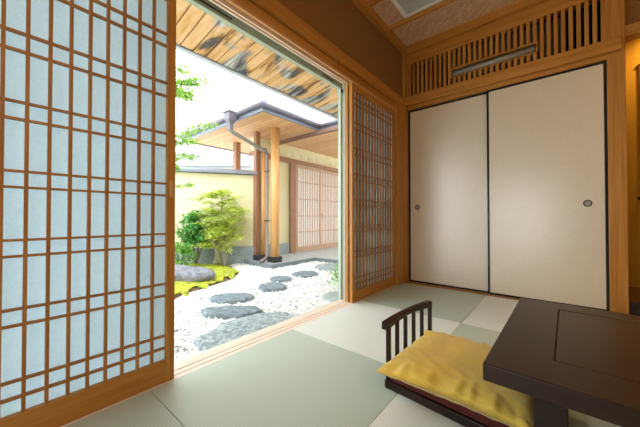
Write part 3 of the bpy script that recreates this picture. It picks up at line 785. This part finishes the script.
# edge gutters / fascias
MB().box(-6.2, -3.45, 2.71, 2.76, 2.385, 2.47).box(-3.50, -3.45, 2.76, 4.08, 2.385, 2.47).box(-3.50, -2.62, 4.08, 4.13, 2.385, 2.47).box(-6.25, -6.2, 2.71, 9.0, 2.385, 2.47).build('eave_fascia', ROOFM, gb, bevel=.004)
MB().tube([(-6.25, 2.67, 2.47), (-3.41, 2.67, 2.47)], .038, 10).tube([(-3.41, 2.65, 2.47), (-3.41, 4.04, 2.47)], .038, 10).tube([(-3.42, 4.04, 2.47), (-2.62, 4.04, 2.47)], .038, 10).build('gutter', HOP, gb, smooth=True)
MB().box(-3.52, -3.42, 2.70, 2.80, 2.50, 2.545).box(-3.50, -3.44, 2.72, 2.78, 2.545, 2.57).build('ridge_end_tile', ROOFM, gb, bevel=.01)
B(-4.80, -2.62, 3.96, 4.03, 2.29, 2.36).build('beam', wood('beam_wood', (.15, .08, .06), (.22, .12, .09), 0, 20), gb, bevel=.005)
# main post
pc = (-4.04, 3.47)
pm = MB(); K = 20
m_ = MB().tube([(pc[0], pc[1], 0), (pc[0], pc[1], 2.41)], .082, 24); m_.build('post', GZ, gb, smooth=True)['label'] = 'bright round log post'
B(pc[0]-.10, pc[0]+.10, pc[1]-.10, pc[1]+.10, -.10, .0).build('post_shoe', SHOE, gb, bevel=.012)
# darker posts by the garden wall
p2 = (-4.50, 3.40)
B(p2[0]-.045, p2[0]+.045, p2[1]-.05, p2[1]+.05, -.0, 2.41).build('post', GD, gb, bevel=.004)
MB().tube([(-4.42, 3.50, 0), (-4.42, 3.50, 2.02)], .045, 16).build('post', GZ, gb, smooth=True)
B(-4.56, -4.36, 3.34, 3.56, -.10, .0).build('post_shoe', SHOE, gb, bevel=.012)
B(-5.54, -5.42, 3.53, 3.65, -.1, 2.41).build('post', GD, gb, bevel=.004)
B(-4.84, -4.36, 3.46, 3.54, 2.0, 2.09).build('lintel', GDX, gb)
B(-4.80, -4.44, 3.485, 3.515, -.10, 2.0).build('side_wall', BEIGE, gb)
B(-4.10, -3.98, 4.38, 4.50, -.1, 0).build('post_shoe', SHOE, gb) if False else None

# gate doors
def gate_door(y0, y1, xf, label):
    root = empty('lattice_gate_door', (xf, (y0+y1)/2, -.1), label, 'gate door', 'sliding lattice doors of the gate')
    t = .035; z0, z1 = -.10, 1.995
    m = MB().box(xf-t, xf, y0, y0+.075, z0, z1).box(xf-t, xf, y1-.075, y1, z0, z1).box(xf-t, xf, y0+.075, y1-.075, z0, z0+.12).box(xf-t, xf, y0+.075, y1-.075, z1-.07, z1)
    m.build('frame', DOORW, root, bevel=.003)
    m = MB(); nb = 12; w = (y1-y0-.15)/nb
    for i in range(1, nb): m.box(xf-.025, xf-.005, y0+.075+i*w-.008, y0+.075+i*w+.008, z0+.12, z1-.07)
    m.build('vertical_bars', DOORW, root)
    m = MB()
    for z in (.377, .765, 1.176, 1.587): m.box(xf-.027, xf-.003, y0+.075, y1-.075, z-.012, z+.012)
    m.build('crossbars', DOORW, root)
    B(xf-.032, xf-.027, y0+.07, y1-.07, z0+.11, z1-.06).build('frosted_pane', FROST, root)
    return root
gate_door(4.72, 5.66, XG+.055, 'left lattice door of the gate, nearer the round log post')
r2 = gate_door(5.62, 6.57, XG+.015, 'right lattice door of the gate, partly behind the window frame')
B(XG+.015, XG+.025, 5.68, 5.71, .72, .84).build('handle', PULLR, r2)

# downpipe with leader head
dp = empty('rain_downpipe', (-4.14, 3.36, -.1), 'brown downpipe with a mauve leader head running down beside the log post', 'downpipe')
hx, hy = -4.16, 2.60
h = MB()
def frus(cx, cy, a_, b1, z0, z1):
    h.hexa([(cx-a_, cy-a_, z0), (cx+a_, cy-a_, z0), (cx+a_, cy+a_, z0), (cx-a_, cy+a_, z0), (cx-b1, cy-b1, z1), (cx+b1, cy-b1, z1), (cx+b1, cy+b1, z1), (cx-b1, cy+b1, z1)])
frus(hx, hy, .035, .07, 2.29, 2.36); frus(hx, hy, .07, .08, 2.36, 2.475); frus(hx, hy, .10, .10, 2.475, 2.495)
frus(hx, hy, .03, .035, 2.20, 2.29)
h.build('leader_head', HOP, dp, bevel=.004)
MB().tube([(hx, hy, 2.22), (hx, hy, 2.20), (hx, hy+.04, 2.17), (-4.14, 3.29, 1.97), (-4.14, 3.35, 1.93)], .034, 12).build('sloping_pipe', PIPEG, dp, smooth=True)
MB().tube([(-4.14, 3.34, 1.95), (-4.14, 3.36, 1.90), (-4.14, 3.36, .02), (-4.14, 3.34, -.03), (-4.14, 3.22, -.08)], [.03, .03, .03, .033, .038], 12).build('vertical_pipe', PIPE, dp, smooth=True)
B(-4.18, -4.02, 3.325, 3.335, 1.58, 1.60).build('bracket', SHOE, dp); B(-4.18, -4.02, 3.325, 3.335, .66, .68).build('bracket', SHOE, dp)

# far pale house beyond the garden wall
fb = empty('far_house', (-13.5, 8.5, -.2), 'pale washed-out house roof beyond the garden wall', 'house')
dv = Vector((-.55, -.45)).normalized(); nvv = Vector((dv.y, -dv.x))
c0 = Vector((-11.5, 9.8))
P = [c0, c0+dv*9, c0+dv*9-nvv*-4, c0-nvv*-4]
P = [(p.x, p.y) for p in P]
ctr = Vector((sum(p[0] for p in P)/4, sum(p[1] for p in P)/4))
MB().prism(P, -.2, 3.5).build('wall', NEIGH, fb)
rp = MB(); O = [Vector(p)+(Vector(p)-ctr).normalized()*.5 for p in P]
rp.v = [(p.x, p.y, 3.45) for p in O]+[((O[0].x+O[3].x)/2, (O[0].y+O[3].y)/2, 4.6), ((O[1].x+O[2].x)/2, (O[1].y+O[2].y)/2, 4.6)]
rp.f = [(0,1,5,4), (2,3,4,5), (1,2,5), (3,0,4), (0,3,2,1)]
rp.build('roof', NEIGHR, fb)

# ------------------------------------------------------------------ plants
def add_leaf(m, p, d, up, L, Wd, fold=.25):
    d = d.normalized(); s = d.cross(up)
    if s.length < .01: s = Vector((1, 0, 0))
    s.normalize(); nrm = s.cross(d)
    n0 = len(m.v)
    m.v += [tuple(p), tuple(p+d*L*.45+s*Wd*.5+nrm*Wd*fold), tuple(p+d*L), tuple(p+d*L*.45-s*Wd*.5+nrm*Wd*fold), tuple(p+d*L*.5)]
    m.f += [(n0, n0+4, n0+2, n0+1), (n0, n0+3, n0+2, n0+4)]
def leaf_cloud(m, c, rad, n, L, Wd, flat=.5, seed=0, down=.25):
    r_ = random.Random(seed)
    for _ in range(n):
        while True:
            q = Vector((r_.uniform(-1, 1), r_.uniform(-1, 1), r_.uniform(-1, 1)))
            if q.length < 1: break
        p = Vector(c)+Vector((q.x*rad[0], q.y*rad[1], q.z*rad[2]))
        d = Vector((r_.uniform(-1, 1), r_.uniform(-1, 1), r_.uniform(-flat, flat)-down))
        up = Vector((r_.uniform(-.4, .4), r_.uniform(-.4, .4), 1))
        k_ = r_.uniform(.7, 1.25)
        add_leaf(m, p, d, up, L*k_, Wd*k_)
def maple_leaf(m, p, d, up, s):
    d = d.normalized(); sd = d.cross(up)
    if sd.length < .01: return
    sd.normalize()
    n0 = len(m.v); m.v.append(tuple(p)); ang = (-100, -62, -50, -20, 0, 20, 50, 62, 100); rad = (.55, .3, .85, .38, 1.1, .38, .85, .3, .55)
    for a_, r0 in zip(ang, rad):
        m.v.append(tuple(p+(d*math.cos(R(a_))+sd*math.sin(R(a_)))*s*r0))
    for i in range(1, 9): m.f.append((n0, n0+i, n0+i+1))

# young yellow-green tree
YT = Vector((-4.62, 2.63, -.08))
def along(a, b): return Vector((wd.x*a-wn.x*b, wd.y*a-wn.y*b, 0))
t1 = empty('young_tree', YT, 'small yellow-green leafed tree with pale stems against the garden wall', 'tree')
st = MB(); r_ = random.Random(12); lv = MB()
for k_, (dx, dy, hh) in enumerate(((-.04, .0, 1.25), (.05, .03, 1.1), (.0, -.05, .95), (.12, .1, .8), (-.12, -.08, .9))):
    b0 = YT+Vector((dx*.4, dy*.4, 0)); tip = YT+along(dx*2.2, dy*1.6)+Vector((0, 0, hh*1.0))
    st.tube([b0, b0.lerp(tip, .4)+Vector((r_.uniform(-.03, .03), r_.uniform(-.03, .03), 0)), tip], [.026, .016, .006], 7)
    for i in range(7):
        t = .30+.1*i; p = b0.lerp(tip, t); a_ = r_.uniform(0, 6.28); rr_ = r_.uniform(.2, .42)
        e = p+along(math.cos(a_)*rr_*1.1, math.sin(a_)*rr_*.42)+Vector((0, 0, r_.uniform(.02, .14)))
        st.tube([p, p.lerp(e, .5)+Vector((0, 0, .02)), e], [.007, .005, .002], 5)
        for q in (.55, 1.0):
            c_ = p.lerp(e, q); leaf_cloud(lv, c_, (.13, .13, .035), 44, .062, .034, .2, r_.random(), .05)
for a_ in range(32):
    an = r_.uniform(0, 6.28); hz = r_.uniform(.42, 1.30); rad = (.50-.28*abs((hz-.85)/.5)**1.5)*r_.uniform(.3, .95)
    leaf_cloud(lv, YT+along(-.02+math.cos(an)*rad, math.sin(an)*rad*.5)+Vector((0, 0, hz)), (.14, .14, .05), 64, .062, .034, .2, r_.random(), .05)
st.build('stems', BARK, t1, smooth=True); lv.build('foliage', LEAFY, t1)
# low shoot beside it
t1b = empty('garden_shoot', (-4.55, 2.74, -.12), 'low leafy shoot right of the pale stemmed tree', 'shrub')
st = MB(); lv = MB()
for i in range(5):
    a_ = i*1.3; e = Vector((-4.55+.08*math.cos(a_), 2.74+.08*math.sin(a_), .16+.07*(i % 3)))
    st.tube([(-4.55, 2.74, -.15), e], [.008, .004], 5); leaf_cloud(lv, e, (.08, .08, .09), 26, .06, .03, .6, i, .2)
st.build('stems', BARK, t1b); lv.build('foliage', LEAFY, t1b)
# dark green shrub
DS = Vector((-4.88, 2.38, -.08))
t2 = empty('green_shrub', DS, 'deep green broad-leaved shrub left of the yellow-green tree', 'shrub')
st = MB(); lv = MB(); r_ = random.Random(4)
for (dx, dy, hh) in ((.03, .04, .75), (-.08, -.05, .8), (-.2, -.14, .7), (.08, .08, .6)):
    tip = DS+Vector((dx*1.6, dy*1.6, hh)); st.tube([DS, DS.lerp(tip, .5), tip], [.018, .013, .006], 7)
for i in range(34):
    an = r_.uniform(0, 6.28); hz = r_.uniform(.36, .88); rad = .26*math.sqrt(max(.05, 1-((hz-.62)/.34)**2))*r_.uniform(.2, 1)
    leaf_cloud(lv, DS+Vector((-.05+math.cos(an)*rad, -.04+math.sin(an)*rad, hz)), (.09, .09, .07), 36, .09, .048, .5, r_.random(), .25)
st.build('stems', BARKD, t2, smooth=True); lv.build('foliage', LEAFD, t2)
DS2 = Vector((-4.70, 2.03, -.08))
t3 = empty('green_shrub', DS2, 'knee-high bright green shrub below the deep green shrub', 'shrub')
st = MB(); lv = MB()
for i in range(6):
    a_ = i*1.05; e = DS2+Vector((.1*math.cos(a_), .1*math.sin(a_), .25))
    st.tube([DS2, e], [.008, .004], 5)
for i in range(14):
    leaf_cloud(lv, DS2+Vector((r_.uniform(-.16, .16), r_.uniform(-.16, .16), r_.uniform(.10, .36))), (.09, .09, .07), 30, .075, .04, .5, i, .15)
st.build('stems', BARKD, t3); lv.build('foliage', leafm('mid_green_leaves', (.26, .52, .12)), t3)
# small shrub by the window jamb
t4 = empty('fern_clump', (-2.20, 3.02, G), 'small bright green clump at the foot of the right window frame', 'plant')
st = MB(); lv = MB()
for i in range(6):
    a_ = i*1.05; e = Vector((-2.20+.09*math.cos(a_), 3.02+.09*math.sin(a_), .03+.02*(i % 3))); st.tube([(-2.20, 3.02, G-.01), e], [.005, .003], 5)
for i in range(12): leaf_cloud(lv, Vector((-2.20+r_.uniform(-.11, .11), 3.02+r_.uniform(-.13, .13), r_.uniform(-.11, .10))), (.06, .06, .04), 20, .05, .022, .6, i+50, -.1)
st.build('stems', BARKD, t4); lv.build('foliage', leafm('clump_leaves', (.22, .55, .12)), t4)
# maple reaching in from the left, its trunk hidden behind the left screen
MT = Vector((-4.35, 1.05, -.10))
t5 = empty('maple_tree', MT, 'delicate maple with sprays of light green leaves reaching in beside the left screen', 'tree')
st = MB(); lv = MB(); r_ = random.Random(22)
st.tube([MT, MT+Vector((.02, .05, .9)), MT+Vector((.08, .02, 1.8)), MT+Vector((.15, .1, 2.9))], [.055, .045, .035, .015], 9)
def spray(base, pts, nl, s, sp=.09):
    base = Vector(base); prevp = base
    for p in pts:
        p = Vector(p); st.tube([prevp, prevp.lerp(p, .5)+Vector((0, 0, .02)), p], [.008, .006, .003], 5)
        for _ in range(int(nl*2.2)):
            c_ = prevp.lerp(p, r_.random())+Vector((r_.gauss(0, sp), r_.gauss(0, sp), r_.gauss(0, sp*.45)))
            d = Vector((r_.uniform(-1, 1), r_.uniform(-1, 1), r_.uniform(-1.1, .1))); maple_leaf(lv, c_, d, Vector((r_.uniform(-1, 1), r_.uniform(-1, 1), 1)), s*r_.uniform(.7, 1.2))
        prevp = p
spray(MT+Vector((.1, .0, 2.1)), [(-3.95, 1.40, 2.42), (-3.70, 1.58, 2.46), (-3.58, 1.66, 2.48), (-3.47, 1.76, 2.52)], 40, .052, .055)
spray((-3.85, 1.45, 2.44), [(-3.68, 1.60, 2.34), (-3.60, 1.66, 2.30)], 60, .052, .055)
spray((-3.85, 1.45, 2.44), [(-3.70, 1.56, 2.62), (-3.64, 1.60, 2.66)], 22, .05, .04)
spray(MT+Vector((.06, .0, 1.6)), [(-4.28, 1.70, 1.85), (-4.19, 1.86, 1.98), (-4.08, 1.98, 2.08), (-3.92, 2.14, 2.13)], 34, .05, .06)
spray(MT+Vector((.06, .0, 1.6)), [(-4.28, 1.70, 1.80), (-4.22, 1.86, 1.84), (-4.12, 1.96, 1.86)], 34, .05, .07)
spray(MT+Vector((.04, .0, 1.4)), [(-4.32, 1.66, 1.60), (-4.24, 1.84, 1.66), (-4.13, 1.96, 1.62)], 26, .05, .07)
spray(MT+Vector((.04, .0, 1.2)), [(-4.34, 1.70, 1.48), (-4.28, 1.86, 1.46)], 26, .05, .05)
spray(MT+Vector((.03, .0, 1.0)), [(-4.34, 1.66, 1.16), (-4.25, 1.88, 1.22), (-4.18, 1.95, 1.22)], 14, .05, .035)
st.build('branches', BARKD, t5, smooth=True); lv.build('foliage', LEAFM, t5)

# ================================================================== LIGHT
world = bpy.data.worlds.new('overcast sky'); scene.world = world; world.use_nodes = True
bg = world.node_tree.nodes['Background']; bg.inputs[0].default_value = (.93, .97, 1.0, 1); bg.inputs[1].default_value = 4.7
def area(name, loc, rot, size, power, col, sy=None):
    l = bpy.data.lights.new(name, 'AREA'); l.energy = power; l.color = col; l.size = size
    if sy: l.shape = 'RECTANGLE'; l.size_y = sy
    o = bpy.data.objects.new(name, l); C.objects.link(o); o.location = loc; o.rotation_euler = rot
    return o
sun = bpy.data.lights.new('hazy_sun', 'SUN'); sun.energy = 1.2; sun.angle = R(30); sun.color = (1, .97, .92)
so_ = bpy.data.objects.new('hazy_sun', sun); C.objects.link(so_); so_.rotation_euler = Vector((.35, -.55, .9)).to_track_quat('Z', 'Y').to_euler()
# added unseen lamp that fills the room with warm light, and alcove downlight
cl = empty('fill_lamp', (1.5, .3, 1.95), 'warm paper globe added overhead as fill light, outside the picture', 'lamp')
def globe(cx, cy, cz, r):
    m = MB(); nu, nv = 24, 12
    for j in range(nv+1):
        for i in range(nu):
            th = math.pi*(.06+.88*j/nv); ph = 2*math.pi*i/nu; m.v.append((cx+r*math.sin(th)*math.cos(ph), cy+r*math.sin(th)*math.sin(ph), cz+r*math.cos(th)))
    for j in range(nv):
        for i in range(nu): m.f.append((j*nu+i, (j+1)*nu+i, (j+1)*nu+(i+1) % nu, j*nu+(i+1) % nu))
    return m
globe(1.5, .3, 2.1, .18).build('paper_shade', plain('lit_paper_shade', (.8, .7, .5), .8, emit=(1, .74, .42), es=34), cl, smooth=True)
MB().tube([(1.5, .3, 2.27), (1.5, .3, ZC)], .006, 6).build('cord', PAD, cl)
sp = bpy.data.lights.new('alcove_light', 'SPOT'); sp.energy = 60; sp.color = (1, .66, .25); sp.spot_size = R(150); sp.spot_blend = .9; sp.shadow_soft_size = .04
o = bpy.data.objects.new('alcove_light', sp); C.objects.link(o); o.location = (.85, 3.62, 2.5)

# ================================================================== CAMERA
cam = bpy.data.cameras.new('camera'); cam.sensor_width = 36; cam.lens = 280*36/640; cam.clip_start = .02; cam.clip_end = 200
co = bpy.data.objects.new('camera', cam); C.objects.link(co); co.location = (0, 0, .74)
co.rotation_euler = (R(90)+math.atan(3.5/280), 0, R(40.2))
scene.camera = co
vs = scene.view_settings; vs.view_transform = 'Standard'; vs.look = 'None'; vs.exposure = .08; vs.gamma = 1; vs.use_curve_mapping = False
